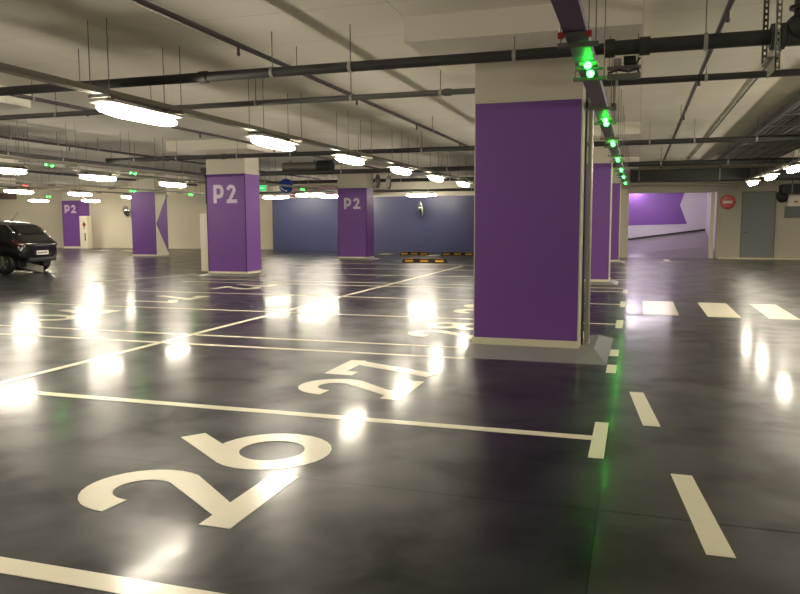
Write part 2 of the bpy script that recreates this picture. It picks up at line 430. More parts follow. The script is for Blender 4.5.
# ------------------------------------------------------------------ floor paint
def stripe(name, pts, label, cat, group):
    return tag(MB().poly(pts, .0, .0025).build(name, M['line']), label, cat, group)
def rect(x0, x1, y0, y1): return [(x0, y0), (x1, y0), (x1, y1), (x0, y1)]
LG = 'painted lines between the parking bays'
lines = [(2.40, .12, 'cream bay line at the very bottom left, nearest the viewer'),
         (5.07, .10, 'cream bay line between the painted numbers 26 and 27'),
         (7.72, .075, 'cream bay line just beyond number 27, nearer of the close pair'),
         (8.38, .075, 'cream bay line before number 28, farther of the close pair'),
         (10.93, .075, 'cream bay line between numbers 28 and 29'),
         (13.6, .07, 'cream bay line just beyond number 29'),
         (16.1, .07, 'cream bay line in front of the P2 pillar left of the blue wall'),
         (16.95, .07, 'cream bay line at the foot of the P2 pillar left of the blue wall'),
         (19.5, .07, 'first cream bay line behind the left P2 pillar'),
         (22.1, .07, 'second cream bay line behind the left P2 pillar'),
         (24.7, .07, 'cream bay line in front of the P2 pillar by the blue wall')]
for y, w, lb in lines:
    xr = -.25 if y not in (7.72, 8.38) else (-1.72 if y == 7.72 else -1.84)
    stripe('bay_line', rect(-10.8, xr, y - w/2, y + w/2), lb, 'floor marking', LG)
for y, w in ((7.66, .075), (8.42, .075)):
    pass
stripe('bay_line', rect(-5.56, -5.47, 1.2, 24.3), 'long cream line running diagonally through the picture along the backs of the bays', 'floor marking', LG)
TG = 'painted end blocks of the bay lines'
for y, l, lb in ((5.06, .86, 'cream block at the aisle end of the line between 26 and 27'),
                 (7.57, .42, 'cream block beside the foreground pillar skirt, nearer of the pair'),
                 (8.52, .42, 'cream block beside the foreground pillar skirt, farther of the pair'),
                 (10.98, .86, 'cream block at the aisle end of the line between 28 and 29'),
                 (13.65, .86, 'cream block beside the first crossing stripe'),
                 (16.2, .8, 'small cream block just beyond the crossing')):
    stripe('line_block', rect(-.255, -.16, y - l/2, y + l/2), lb, 'floor marking', TG)
# short line stubs behind the foreground pillar
# numbers: read from the aisle, tops towards the back of the bay
def number(txt, xb, y0, label, h=1.03, flip=False, adv=.76, w=.70):
    mb = MB()
    if not flip: f = lambda u, v, q: Vector((xb - v, y0 + u, q + .0008))
    else: f = lambda u, v, q: Vector((xb + v, y0 - u, q + .0008))
    for i, ch in enumerate(txt): glyph(mb, ch, i*adv, w, h, .172, f)
    return tag(mb.build('bay_number', M['line']), label, 'floor number', 'numbers painted in the bays')
number('26', -1.81, 3.02, 'large cream number 26 painted in the nearest bay', h=1.06, adv=.79, w=.76)
number('27', -1.82, 5.72, 'large cream number 27 painted in the second bay', adv=.82, w=.74)
number('28', -1.82, 9.05, 'cream number 28 partly hidden by the foreground pillar')
number('29', -1.82, 11.6, 'cream number 29 almost hidden by the foreground pillar')
number('70', -9.2, 10.4, 'worn cream number in the bay left of the diagonal line, nearest one', flip=True)
number('71', -9.1, 12.95, 'worn cream number left of the left P2 pillar, in the middle bay', flip=True)
number('72', -9.0, 15.9, 'worn cream number just in front of the left P2 pillar', flip=True)
DG = 'aisle dashes'
stripe('lane_dash', [(-.03, 6.57), (.085, 6.57), (.195, 5.49), (.075, 5.49)], 'farther of the two slanting cream dashes in the right aisle', 'floor marking', DG)
stripe('lane_dash', [(.22, 4.46), (.335, 4.46), (.445, 3.39), (.325, 3.39)], 'nearer of the two slanting cream dashes in the right aisle', 'floor marking', DG)
CG = 'crossing stripes'
stripe('crossing_stripe', rect(.12, .65, 12.25, 14.35), 'left crossing stripe, partly under the bright floor glare', 'floor marking', CG)
stripe('crossing_stripe', rect(1.06, 1.53, 12.2, 14.3), 'middle of the three white crossing stripes', 'floor marking', CG)
stripe('crossing_stripe', rect(1.91, 2.33, 12.2, 14.3), 'right crossing stripe, farthest from the pillars', 'floor marking', CG)
stripe('crossing_stripe', rect(2.78, 3.2, 12.2, 14.3), 'crossing stripe cut off by the right picture edge', 'floor marking', CG)
# arrow in front of the ramp opening
stripe('floor_arrow', [(.75, 28.3), (1.0, 29.0), (.95, 30.5), (1.15, 30.5), (1.2, 29.0), (1.75, 29.1)], 'white arrow painted in front of the ramp opening', 'floor marking', None)
mb = MB(); mb.ribbon([(-12.95, 15.5), (-12.5, 16.5), (-12.2, 17.4), (-11.95, 18.5)], .07, lambda u, v, q: Vector((u, v, q)))
tag(mb.build('lane_line', M['line']), 'thin curved cream line left of the left P2 pillar', 'floor marking')
stripe('floor_patch', rect(-11.3, -10.75, 32.3, 33.0), 'short white floor patch at the foot of the blue wall beside the right P2 pillar', 'floor marking', 'white patches by the blue wall')  # this and the next: flat white patches on the floor
stripe('floor_patch', rect(-8.75, -8.3, 31.3, 32.1), 'short white floor patch between the two far wheel stops', 'floor marking', 'white patches by the blue wall')
stripe('lane_dash', rect(-27.9, -27.0, 33.3, 33.9), 'short pale dash near the white wall, left one', 'floor marking', 'far dashes')
stripe('lane_dash', rect(-25.9, -25.0, 33.0, 33.6), 'short pale dash near the white wall, right one', 'floor marking', 'far dashes')

# wheel stops
def wheel_stop(x0, x1, y, label):
    t = thing('wheel_stop', ((x0+x1)/2, y, 0), label, 'wheel stop', 'wheel stops by the blue wall')
    h = (x1-x0)/2
    MB().prism([(-h, -.09, 0), (-h, .09, 0), (-h + .06, .06, .13), (-h + .06, -.06, .13)], (.001, 0, 0))
    MB().hexa([(-h, -.1, 0), (h, -.1, 0), (h, .1, 0), (-h, .1, 0)], [(-h+.08, -.06, .14), (h-.08, -.06, .14), (h-.08, .06, .14), (-h+.08, .06, .14)]).build('rubber_bar', M['black'], t)
    n = 3
    for i in range(n):
        c = -h + (i + .5) * 2*h/n
        MB().hexa([(c-.15, -.095, .03), (c+.15, -.095, .03), (c+.15, -.02, .145), (c-.15, -.02, .145)],
                  [(c-.15, -.10, .035), (c+.15, -.10, .035), (c+.15, -.045, .15), (c-.15, -.045, .15)]).build('yellow_stripe', M['yellow'], t)['label'] = 'yellow reflective stripe'
    return t
wheel_stop(-8.15, -6.45, 26.0, 'black and yellow wheel stop nearest the viewer')
wheel_stop(-10.1, -8.75, 31.9, 'black and yellow wheel stop at the blue wall, left one')
wheel_stop(-8.2, -6.7, 31.9, 'black and yellow wheel stop at the blue wall, right one')

# ------------------------------------------------------------------ lamps
def make_lamp(loc, label, rz=0, L=1.42, m='lamp', group='tubular ceiling lamps'):
    t = thing('ceiling_lamp', loc, label, 'lamp', group, rz)
    h = L/2
    MB().box(-.155, .155, -h + .06, h - .06, .035, .06, .008).build('housing', M['plastic'], t)
    d = MB(); n = 14; rings = []
    for yy, s in ((-h, .2), (-h+.04, .5), (-h+.13, .76), (-h+.3, .96), (-h+.42, 1), (h-.42, 1), (h-.3, .96), (h-.13, .76), (h-.04, .5), (h, .2)):
        rings.append([d.bm.verts.new((  .088*s*math.cos(2*PI*i/n), yy, -.02 + .066*s*math.sin(2*PI*i/n))) for i in range(n)])
    for p, q in zip(rings[:-1], rings[1:]):
        for i in range(n): d.bm.faces.new((p[i], p[(i+1) % n], q[(i+1) % n], q[i]))
    d.bm.faces.new(rings[0]); d.bm.faces.new(rings[-1])
    d.build('diffuser', M[m], t, True)['label'] = 'glowing opal tube'
    for s in (-1, 1):
        MB().box(-.03, .03, s*h*.7 - .03, s*h*.7 + .03, .07, .12).build('bracket', M['dull_steel'], t)
    return t
ZL = 2.70
proto = make_lamp((-5.5, 7.45, ZL), 'largest glowing lamp at upper left, first of the middle row')
order = ['second', 'third', 'fourth', 'fifth', 'sixth']
for i, y in enumerate((10.8, 14.1, 17.45, 20.8, 24.3)):
    dup(proto, (-5.5, y, ZL), '%s glowing lamp along the middle row, counted from the largest lamp' % order[i])
dup(proto, (-5.5, 3.95, ZL), 'lamp of the middle row out of frame at left, nearest the camera')
dup(proto, (-5.5, .5, ZL), 'lamp of the middle row behind the camera position')
for x, y, lb in ((-14.15, 14.0, 'glowing lamp cut by the left picture edge above the black car'),
                 (-14.1, 17.2, 'bright lamp left of the arrowhead pillar, nearest of its row in full view'),
                 (-14.4, 21.1, 'bright lamp between the arrowhead pillar and the left P2 pillar'),
                 (-22.9, 23.4, 'glowing lamp directly above the black car roof'),
                 (-22.6, 26.4, 'glowing lamp above the far P2 pillar, larger one'),
                 (-23.0, 30.3, 'glowing lamp just left of the arrowhead pillar top'),
                 (-31.0, 33.0, 'small far lamp between the black car and the far P2 pillar'),
                 (-28.6, 34.2, 'small far lamp right of the far P2 pillar'),
                 (-14.3, 10.6, 'lamp of the left aisle out of frame at left'),
                 (-14.3, 6.8, 'lamp of the left aisle out of frame, nearest the camera'),
                 (-23.0, 17.0, 'lamp over the left bays out of frame'),
                 (-32.0, 27.0, 'lamp over the far left bays out of frame'),
                 (-38.5, 33.0, 'farthest left lamp, added out of frame to brighten the white wall'),  # unseen lamp added to brighten the left end of the back wall
                 (3.56, 20.2, 'lamp of the right aisle row cut by the right picture edge'),
                 (3.56, 23.6, 'middle lamp of the right aisle row'),
                 (3.56, 27.0, 'right aisle lamp farthest away, right above the grey door'),
                 (3.56, 16.8, 'right aisle lamp out of frame, fourth from the far end'),
                 (3.56, 13.4, 'right aisle lamp out of frame, fifth from the far end'),
                 (3.56, 10.0, 'right aisle lamp out of frame, sixth from the far end'),
                 (3.56, 6.6, 'right aisle lamp out of frame, seventh from the far end')):
    dup(proto, (x, y, ZL), lb)
for x, y, lb in ((-9.45, 33.1, 'wide glowing lamp lying across the top of the blue wall above the oval mirror'),
                 (-13.9, 30.7, 'glowing lamp across the blue wall, right of the round blue sign'),
                 (-16.8, 33.1, 'glowing lamp across the aisle, left of the round blue sign'),
                 (-13.75, 33.0, 'small glowing lamp tip beside the right P2 pillar')):
    dup(proto, (x, y, ZL), lb, PI/2)
rl = make_lamp((.5, 35.2, 2.86), 'wide lamp lighting the purple ramp wall behind the opening', PI/2, 2.1, 'ramp_lamp', None)
make_lamp((-.15, 37.6, 2.92), 'short added lamp making the hot spot on the purple ramp wall, hidden behind the lintel', PI/2, .6, 'ramp_lamp', None)  # extra unseen lamp, added only for the hot spot on the ramp wall

# trunking that carries the lamps
def trunk(name, x, y0, y1, z, label, m, w=.1, h=.06, step=3.45, first=None, cat='trunking', rods=True, ztop=CEIL):
    t = thing(name, (x, (y0+y1)/2, z), label, cat)
    c = (y0+y1)/2
    MB().box(-w/2, w/2, y0-c, y1-c, 0, h).build('rail', m, t)
    if rods:
        y = first if first is not None else y0 + .5
        while y < y1:
            for dy in (-.66, .66):
                MB().box(-.14, .14, y+dy-c-.02, y+dy-c+.02, -.035, -.005).build('bracket', M['dull_steel'], t)
                for sx in (-.12, .12):
                    MB().tube((sx, y+dy-c, -.02), (sx, y+dy-c, ztop - z), .005, 6).build('hanger_rod', M['dull_steel'], t)
            y += step
    return t
trunk('lamp_trunking', -5.5, -1, 27, 2.82, 'long grey trunking carrying the middle row of lamps', M['trunk'], first=4.0, w=.12)
trunk('lamp_trunking', -14.2, 6, 27, 2.82, 'grey trunking carrying the lamps above the left aisle', M['trunk'], first=10.5)
trunk('lamp_trunking', -22.9, 14, 33, 2.82, 'grey trunking carrying the lamps above the far left bays', M['trunk'], first=16.9)
trunk('lamp_trunking', 3.56, 5.5, 28.4, 2.82, 'grey trunking carrying the right aisle lamps', M['trunk'], first=6.6, ztop=3.348)

# indicator trays and indicators
trunk('cable_tray', -.43, -1, 26.5, 2.70, 'purple grey tray running overhead beside the foreground pillar with green indicators', M['tray'], w=.15, h=.07, first=6.15, cat='cable tray', step=3.1)
trunk('cable_tray', -11.62, 8, 32, 2.70, 'pale indicator tray in front of the left P2 pillar', M['trunk'], w=.10, h=.05, first=12.7, cat='cable tray', step=3.1)
trunk('cable_tray', -18.0, 15, 33, 2.70, 'pale indicator tray above the black car', M['trunk'], w=.10, h=.05, first=19.1, cat='cable tray', step=4.2)
def make_indicator(loc, label, m, group, gap=.17, r2=.028):
    t = thing('bay_indicator', loc, label, 'indicator light', group)
    MB().box(-.075, .075, -.10, .10, .035, .07, .01).build('housing', M['plastic'], t)
    MB().box(-.105, .105, -.025, .025, .02, .035).build('cross_bar', M['dull_steel'], t)
    for s in (-1, 1):
        MB().ball((0, s*gap, .022), .03 if s > 0 else r2, 12).build('lens', M[m], t, True)['label'] = 'glowing light dome'
    return t
GI = 'green bay indicators'
ind = make_indicator((-.40, 6.25, 2.63), 'green indicator nearest the camera, above the foreground pillar top', 'green', GI)
words = ['second', 'third', 'fourth', 'fifth', 'sixth', 'seventh']
for i, y in enumerate((9.55, 12.2, 15.4, 18.5, 21.4, 24.9)):
    dup(ind, (-.40, y, 2.63), '%s green indicator along the tray beside the foreground pillar, counted from the viewer' % words[i])
indf = make_indicator((-11.62, 12.7, 2.63), 'green indicator high above the far P2 pillar at left', 'green_far', GI, .085, .02)
for x, y, lb in ((-11.62, 15.4, 'green indicator above the arrowhead pillar'), (-11.62, 25, 'green indicator right of the round blue sign'),
                 (-18.0, 27.6, 'green indicator just left of the left P2 pillar'), (-18.0, 23.8, 'green indicator at the purple top of the arrowhead pillar'),
                 (-25.1, 27.3, 'green indicator just left of the far P2 pillar')):
    dup(indf, (x, y, 2.63), lb)
indr = make_indicator((-18.45, 19.1, 2.63), 'single red indicator above the black car', 'red_led', None, .06, .02)
dup(indr, (-15.9, 31.2, 2.63), 'red indicator right of the left P2 pillar')
# red-capped clip across the tray
t = thing('tray_clip', (-.43, 5.2, 2.64), 'clip with red ends across the overhead tray at the top', 'clip')
MB().box(-.09, .09, -.012, .012, .03, .055).build('bar', M['dull_steel'], t)
for s in (-1, 1):
    MB().box(s*.09 - .02, s*.09 + .02, -.02, .02, .022, .06, .004).build('end_cap', M['red_clip'], t)['label'] = 'red plastic end'
    MB().tube((s*.09, 0, .06), (s*.09, 0, CEIL - 2.63), .004, 6).build('hanger_rod', M['dull_steel'], t)

# ------------------------------------------------------------------ pipes
def pipe(name, a, b, r, m, label, hang=(), n=14, clamp=True, heads=(), couplings=(), cat='pipe', group=None, ztop=CEIL):
    a = Vector(a); b = Vector(b)
    t = thing(name, (a+b)/2, label, cat, group); o = (a+b)/2
    MB().tube(a-o, b-o, r, n).build('tube', m, t, True)
    dr = (b-a).normalized()
    for s in hang:
        p = a + dr*((s - (a.x if abs(dr.x) > .5 else a.y)) / (dr.x if abs(dr.x) > .5 else dr.y)) - o
        MB().tube(p + Vector((0, 0, r*.9)), p + Vector((0, 0, ztop - o.z)), .006, 6).build('hanger_rod', M['dull_steel'], t)
        MB().tube(p - dr*.018, p + dr*.018, r*1.16, n).build('clamp', M['steel'], t, True)
    for s in couplings:
        p = a + dr*((s - (a.x if abs(dr.x) > .5 else a.y)) / (dr.x if abs(dr.x) > .5 else dr.y)) - o
        MB().tube(p - dr*.05, p + dr*.05, r*1.25, n).build('coupling', m, t, True)
    for s in heads:
        p = a + dr*((s - (a.x if abs(dr.x) > .5 else a.y)) / (dr.x if abs(dr.x) > .5 else dr.y)) - o
        MB().tube(p, p - Vector((0, 0, r + .06)), .016, 8).tube(p - Vector((0, 0, r + .06)), p - Vector((0, 0, r + .085)), .024, 8, .014).build('sprinkler_head', M['sprinkler'], t, True)
    return t
pipe('water_pipe', (-16, 7.85, 3.15), (-.36, 7.85, 3.15), .056, M['pipe'], 'thick dark pipe crossing the whole picture in front of the pillar top', hang=(-8.4, -6.65, -4.0, -3.05, -1.25), couplings=(-4.89,))
t = pipe('water_pipe', (-.36, 7.85, 3.15), (1.9, 7.85, 3.15), .072, M['pipe'], 'thickest dark pipe at upper right with flanges and valve', hang=(.57,), couplings=(-.31, .02))
MB().tube((.36, 0, 0), (.40, 0, 0), .12, 20).tube((.44, 0, 0), (.48, 0, 0), .12, 20).tube((.49, 0, 0), (.70, 0, .0), .095, 20).ball((.60, -.02, .06), .13, 16).tube((.60, -.05, .06), (.60, -.05, .36), .06, 14).tube((.60, -.05, .22), (.60, -.05, .25), .10, 18).build('valve', M['pipe'], t, True)
pipe('water_pipe', (-14, 10.05, 3.2), (-1.95, 10.05, 3.2), .04, M['pipe_grey'], 'grey pipe behind the thick dark pipe, left of the foreground pillar', hang=(-9, -7.2, -5.4, -3.9, -2.6), couplings=(-2.5,))
pipe('water_pipe', (-1.95, 10.05, 3.2), (6, 10.05, 3.2), .042, M['pipe'], 'dark pipe below the thickest pipe at upper right', hang=(-.3, .75, 2.4, 4.2))
pipe('water_pipe', (-13.8, 17.2, 3.15), (8, 17.2, 3.15), .055, M['pipe'], 'dark pipe passing in front of the left P2 pillar top', hang=(-12.9, -11.6, -9.8, -8.3, -6.5, -4.9, -3.2, .2, 1.1, 2.3, 4.1, 5.9), couplings=(-11.9, -10.2))
pipe('water_pipe', (-12.4, 23.3, 3.13), (8, 23.3, 3.13), .075, M['pipe'], 'dark pipe behind the left P2 pillar, level with the second lamp', hang=(-9.4, -7.6, -5.8, -4.0, .6, 2.4, 4.2))
pipe('water_pipe', (-17, 28.6, 3.12), (-4, 28.6, 3.12), .07, M['pipe'], 'far dark pipe above the lamps in front of the blue wall', hang=(-15, -13, -9, -7, -5))
pipe('water_pipe', (-17.5, 32.6, 2.88), (-4.2, 32.6, 2.88), .06, M['pipe_grey'], 'far grey pipe just above the blue wall', hang=(-15, -13, -9, -7, -5))
pipe('water_pipe', (-.2, 30.6, 2.83), (8, 30.6, 2.83), .035, M['steel'], 'thin light pipe above the ramp opening', hang=(.6, 2.4, 4.2))
SG = 'sprinkler pipes running away from the viewer'
pipe('sprinkler_pipe', (-4.05, 1, 3.31), (-4.05, 27, 3.31), .028, M['sprinkler'], 'plum sprinkler pipe crossing diagonally at upper centre left', hang=(8.6, 15, 20), heads=(4.2, 7.18, 10.67, 13.85, 17.5), cat='sprinkler pipe', group=SG)
pipe('sprinkler_pipe', (.71, 1, 3.31), (.71, 28, 3.31), .028, M['sprinkler'], 'plum sprinkler pipe at upper right, right of the green indicators', hang=(15, 20), heads=(4.2, 7.36, 10.63, 14.05, 17.5), cat='sprinkler pipe', group=SG)
pipe('sprinkler_pipe', (-8.66, 4, 3.31), (-8.66, 27, 3.31), .028, M['sprinkler'], 'plum sprinkler pipe passing behind the largest lamp', hang=(9.2, 12.4, 18), heads=(10.37, 13.7, 17), cat='sprinkler pipe', group=SG)
pipe('sprinkler_pipe', (-13.1, 8, 3.31), (-13.1, 30, 3.31), .03, M['sprinkler'], 'plum sprinkler pipe at left above the black car', hang=(13.2, 14.6, 16, 20), heads=(15, 18.4), cat='sprinkler pipe', group=SG)
pipe('sprinkler_pipe', (-16.0, 8, 3.31), (-16.0, 31, 3.31), .05, M['pipe'], 'thick dark pipe at left above the lamp cut by the edge', hang=(16, 18, 21, 24), cat='sprinkler pipe', group=SG)
pipe('sprinkler_pipe', (-20.5, 14, 3.28), (-20.5, 32, 3.28), .045, M['pipe'], 'far dark pipe at left above the arrowhead pillar row', hang=(20, 23), cat='sprinkler pipe', group=SG)
pipe('conduit', (1.64, 6, 3.57), (1.64, 28, 3.57), .018, M['dull_steel'], 'thin conduit fixed on the ceiling at upper right', couplings=(12.1, 14.2, 14.7, 19, 19.6), cat='conduit')
# conduits on the foreground pillar
pipe('conduit', (-.53, 8.86, .05), (-.53, 8.86, 3.34), .03, M['steel'], 'silver vertical conduit on the right side of the foreground pillar', cat='conduit')
pipe('conduit', (-.572, 8.68, .05), (-.572, 8.68, 3.34), .013, M['cable_dark'], 'thin dark cable beside the silver conduit on the foreground pillar', cat='conduit')

# cable ladder at right with its cables
t = thing('cable_ladder', (3.2, 16, 3.40), 'wide cable ladder hanging at the upper right edge', 'cable tray')
for sx in (-.78, .78):
    MB().box(sx - .02, sx + .02, -14, 12, -.05, .07).build('side_rail', M['cable_dark'], t)
for i in range(15):
    y = -13.4 + i*1.8
    MB().box(-.76, .76, y - .02, y + .02, -.05, -.03).build('rung', M['dull_steel'], t)
for i in range(7):
    for sx in (-.70, .70):
        MB().tube((sx, -10.4 + i*3.4, 0), (sx, -10.4 + i*3.4, CEIL - 3.40), .006, 6).build('hanger_rod', M['dull_steel'], t)
names = ['leftmost', 'second', 'third', 'fourth', 'fifth', 'sixth', 'seventh', 'eighth', 'ninth', 'tenth', 'eleventh', 'twelfth', 'thirteenth', 'fourteenth']
for i in range(14):
    x = 3.2 - .69 + i*.106; z = 3.40 - .03 + (.046, .034, .04)[i % 3]
    mb = MB(); pts = [Vector((x + .008*math.sin(j*1.3 + i*2), 2.2 + j*1.3, z + random.uniform(0, .006))) for j in range(20)]
    mb.path(pts, (.046, .034, .04)[i % 3], 8)
    tag(mb.build('cable', M['cable'] if i % 3 else M['cable_dark'], None, True), ('%s cable from the left lying in the overhead cable ladder' % names[i]) if i else 'leftmost cable lying in the overhead cable ladder', 'cable', 'cables in the ladder')

# strut hanger at the thick pipe
t = thing('strut_hanger', (1.13, 7.7, 2.93), 'perforated steel strut hanger holding the thick pipe at upper right', 'hanger')
def strut(mb, x, y, z0, z1, w=.045):
    mb.box(x - w/2, x - w/2 + .004, y, y + .04, z0, z1).box(x + w/2 - .004, x + w/2, y, y + .04, z0, z1)
    z = z0
    while z < z1 - .03:      # slotted face: bridges and edges around open slots
        mb.box(x - w/2, x + w/2, y, y + .004, z, min(z + .025, z1)); z += .055
    mb.box(x - w/2, x - w/2 + .014, y, y + .004, z0, z1).box(x + w/2 - .014, x + w/2, y, y + .004, z0, z1)
m1 = MB(); strut(m1, .03, -.10, -.12, CEIL - 2.93); m1.build('front_strut', M['steel'], t)
m1 = MB(); strut(m1, -.03, .24, 0, CEIL - 2.93); m1.build('rear_strut', M['dull_steel'], t)
MB().box(-.05, .05, -.08, .27, -.03, .0).build('cross_strut', M['dull_steel'], t)
MB().prism([(.02, -.10, -.12), (-.05, -.10, -.20), (-.05, -.10, -.10), (.02, -.10, .02)], (0, .01, 0)).build('gusset', M['steel'], t)

# small equipment box behind the tray near the thick pipe
t = thing('junction_unit', (-.18, 8.15, 2.9), 'small grey cabled junction unit under the thick pipe, right of the nearest green indicator', 'junction box')
MB().box(-.16, .17, -.05, .05, .0, .05, .004).box(-.16, .17, -.05, .05, .10, .125, .004).build('bracket', M['dull_steel'], t)
MB().box(-.10, -.02, -.06, .0, .13, .2, .006).build('pale_box', M['plastic'], t)
MB().box(.0, .12, -.06, .04, .14, .22, .01).build('dark_box', M['duct'], t)
MB().path([(-.15, 0, .07), (-.05, -.03, .09), (.05, -.02, .07), (.15, 0, .10)], .012, 8).path([(.16, -.02, .03), (.12, -.04, .14), (.16, -.03, .2)], .01, 8).build('wiring', M['cable_dark'], t, True)
for sx in (-.14, .14):
    MB().tube((sx, 0, .1), (sx, 0, 3.34 - 2.9), .005, 6).build('hanger_rod', M['dull_steel'], t)
t = thing('security_camera', (-.33, 10.05, 2.86), 'small dark camera on a rod below the dark pipe, right of the green indicators', 'camera')
MB().tube((0, 0, .08), (0, 0, .30), .014, 8).build('stem', M['dull_steel'], t)
MB().box(-.035, .035, -.05, .05, 0, .08, .01).build('body', M['duct'], t)

# ducts and fans
t = thing('jet_fan', (-10.85, 23.9, 3.36), 'grey ventilation fan hanging above the round blue sign', 'fan')
MB().tube((-.95, 0, 0), (.35, 0, 0), .17, 24).build('casing', M['duct_grey'], t, True)
MB().tube((.35, 0, -.03), (.85, 0, -.03), .24, 24).build('silencer', M['duct'], t, True)['label'] = 'dark wider end'
for x in (-.7, .2):
    MB().box(x-.02, x+.02, -.02, .02, .15, CEIL - 3.36).build('bracket', M['dull_steel'], t)
def air_duct(x0, x1, y0, y1, z0, z1, m, label, ztop=CEIL):
    t = thing('air_duct', ((x0+x1)/2, (y0+y1)/2, z0), label, 'duct')
    hx, hy = (x1-x0)/2, (y1-y0)/2
    MB().box(-hx, hx, -hy, hy, 0, z1-z0, .02).build('casing', m, t)
    n = max(2, int(hx))
    for i in range(n):
        x = -hx + .3 + i*(2*hx - .6)/(n-1)
        MB().box(x-.02, x+.02, -hy-.03, -hy, -.03, CEIL - z0).box(x-.02, x+.02, -hy-.03, hy, -.03, 0).build('hanger', M['dull_steel'], t)
air_duct(-.3, 8.4, 28.6, 29.8, 2.9, 3.3, M['duct'], 'wide black duct crossing above the ramp opening')
air_duct(5.0, 8.6, 30.3, 31.15, 2.46, 2.78, M['duct'], 'dark duct above the grey door at the right edge')
air_duct(-17.0, -12.4, 34.2, 35.0, 2.78, 3.2, mat('plum_box', srgb(96, 62, 76), .6, var=.08), 'plum coloured box left of the round blue sign')  # plain plum coloured box under the far ceiling
t = thing('air_duct', (-36.0, 30.5, 2.45), 'brown duct at the left edge above the black car', 'duct')
MB().box(-3, 5.6, -.4, .4, .25, .52, .02).box(-3, 3.9, -.5, -.1, 0, .2, .02).build('casing', M['brown_duct'], t)
MB().box(3.3, 3.4, -.3, -.2, -2.45, 0).build('post', M['brown_duct'], t)

# round signs and mirrors
t = thing('round_sign', (-12.28, 25.0, 2.79), 'round blue hanging sign with a white mark at its lower left', 'sign')
ax = Vector((12.5, -25, -.8)).normalized()
MB().lathe([(.245, -.03), (.255, 0), (.24, .012), (.16, .04), (.06, .055), (.01, .057)], (0, 0, 0), ax, 28).build('disc', M['blue_sign'], t, True)
q = ax.to_track_quat('Z', 'Y').to_matrix()
wd = MB(); f = lambda u, v, hh: q @ Vector((u, v, .045 + hh*3))
rt = Vector((25, 12.5, 0)).normalized(); up = ax.cross(rt) if ax.cross(rt).z > 0 else rt.cross(ax)
f = lambda u, v, hh: rt*u + up*v + ax*(.03 + hh*3)
wd.ribbon([(-.17, -.06), (-.08, -.12), (.04, -.17)], .085, f).ribbon([(.0, .0), (.08, -.04)], .025, f)
wd.build('white_mark', M['pale'], t)
MB().tube((0, 0, .24), (0, 0, CEIL - 2.79), .015, 8).build('stem', M['dull_steel'], t)
def convex_mirror(loc, ang, r, label, wall_y):
    t = thing('convex_mirror', loc, label, 'mirror', 'convex traffic mirrors')
    a = Vector((math.sin(ang), -math.cos(ang), -.15)).normalized()
    MB().lathe([(r*.98, 0), (r*.8, .07*r/.3), (r*.5, .13*r/.3), (r*.2, .16*r/.3), (.005, .165*r/.3)], (0, 0, 0), a, 28).build('dome', M['mirror'], t, True)
    MB().lathe([(r*.9, -.05), (r*1.06, -.03), (r*1.06, .012), (r*.97, .02)], (0, 0, 0), a, 28).build('rim', M['mirror_rim'], t, True)
    MB().path([-a*.05, -a*.12 + Vector((0, .1, 0)), Vector((0, wall_y - loc[1], 0))], .025, 10).build('arm', M['dull_steel'], t, True)
    return t
convex_mirror((-9.95, 34.75, 2.1), math.radians(-66), .32, 'oval-looking convex mirror on the blue wall under the wide lamp', 35.3)
convex_mirror((-28.0, 36.4, 2.12), math.radians(-15), .33, 'convex mirror on the white back wall right of the far P2 pillar', 36.9)
def hanging_disc(x, y, z, label):
    t = thing('hanging_disc', (x, y, z), label, 'disc', 'hanging grey discs')
    a = Vector((.80, .60, 0))
    MB().tube(-a*.03, a*.03, .26, 20).build('disc', M['duct_grey'], t)
    MB().tube((0, 0, .2), (0, 0, CEIL - z), .01, 6).build('stem', M['dull_steel'], t)
hanging_disc(-9.75, 27.9, 3.05, 'grey edge-on disc hanging right of the right P2 pillar, left of two')
hanging_disc(-9.3, 27.9, 2.99, 'grey edge-on disc hanging right of the right P2 pillar, right of two')
t = thing('round_sign', (3.3, 31.59, 2.19), 'round red sign with a pale bar on the end wall beside the ramp opening', 'sign')
MB().lathe([(.27, 0), (.28, -.012), (.27, -.02), (.24, -.022)], (0, 0, 0), (0, 1, 0), 32).build('disc', M['red'], t, True)
MB().box(-.17, .17, -.028, -.02, -.055, .045).build('bar', M['pale'], t)['label'] = 'pale bar across the red disc'
t = thing('exit_sign', (-11.98, 22.5, 2.60), 'green lit exit sign hanging right of the left P2 pillar', 'sign')
MB().box(-.19, .19, -.03, .03, -.09, .09).build('panel', M['exit'], t)
MB().box(-.14, -.10, -.034, -.03, -.05, .03).ball((-.11, -.032, .05), .018, 8).box(-.02, .16, -.034, -.03, -.012, .012).prism([(-.02, -.034, .045), (-.07, -.034, 0), (-.02, -.034, -.045)], (0, .004, 0)).build('pictogram', M['pale'], t)
MB().tube((0, 0, .09), (0, 0, CEIL - 2.63), .008, 6).build('stem', M['dull_steel'], t)
t = thing('wall_box', (5.6, 31.55, 2.0), 'pale box on a grey panel high on the end wall at the right edge', 'box')
MB().box(-.22, .6, -.14, .05, 0, .46, .02).build('body', M['pale'], t)
MB().box(-.3, .7, -.04, .05, -.42, 0, .01).build('backing_panel', M['grey_wall'], t)
MB().box(-.02, .1, -.15, -.14, .14, .2).build('mark', M['red_clip'], t)
t = thing('loudspeaker', (5.17, 31.4, 2.33), 'dark rounded loudspeaker on the end wall beside the pale box', 'loudspeaker')
MB().ball((0, 0, 0), .19, 20, (1, .8, 1)).box(-.19, .19, -.12, .15, 0, .2, .02).build('body', M['duct'], t, True)
t = thing('loudspeaker', (-11.368, 18.25, 2.82), 'dark speaker box on the left edge of the left P2 pillar', 'loudspeaker')
MB().box(-.16, 0, -.05, .2, 0, .15, .01).build('body', M['duct'], t)
MB().box(-.03, 0, -.04, .0, -.85, 0).build('bracket', M['cable_dark'], t)

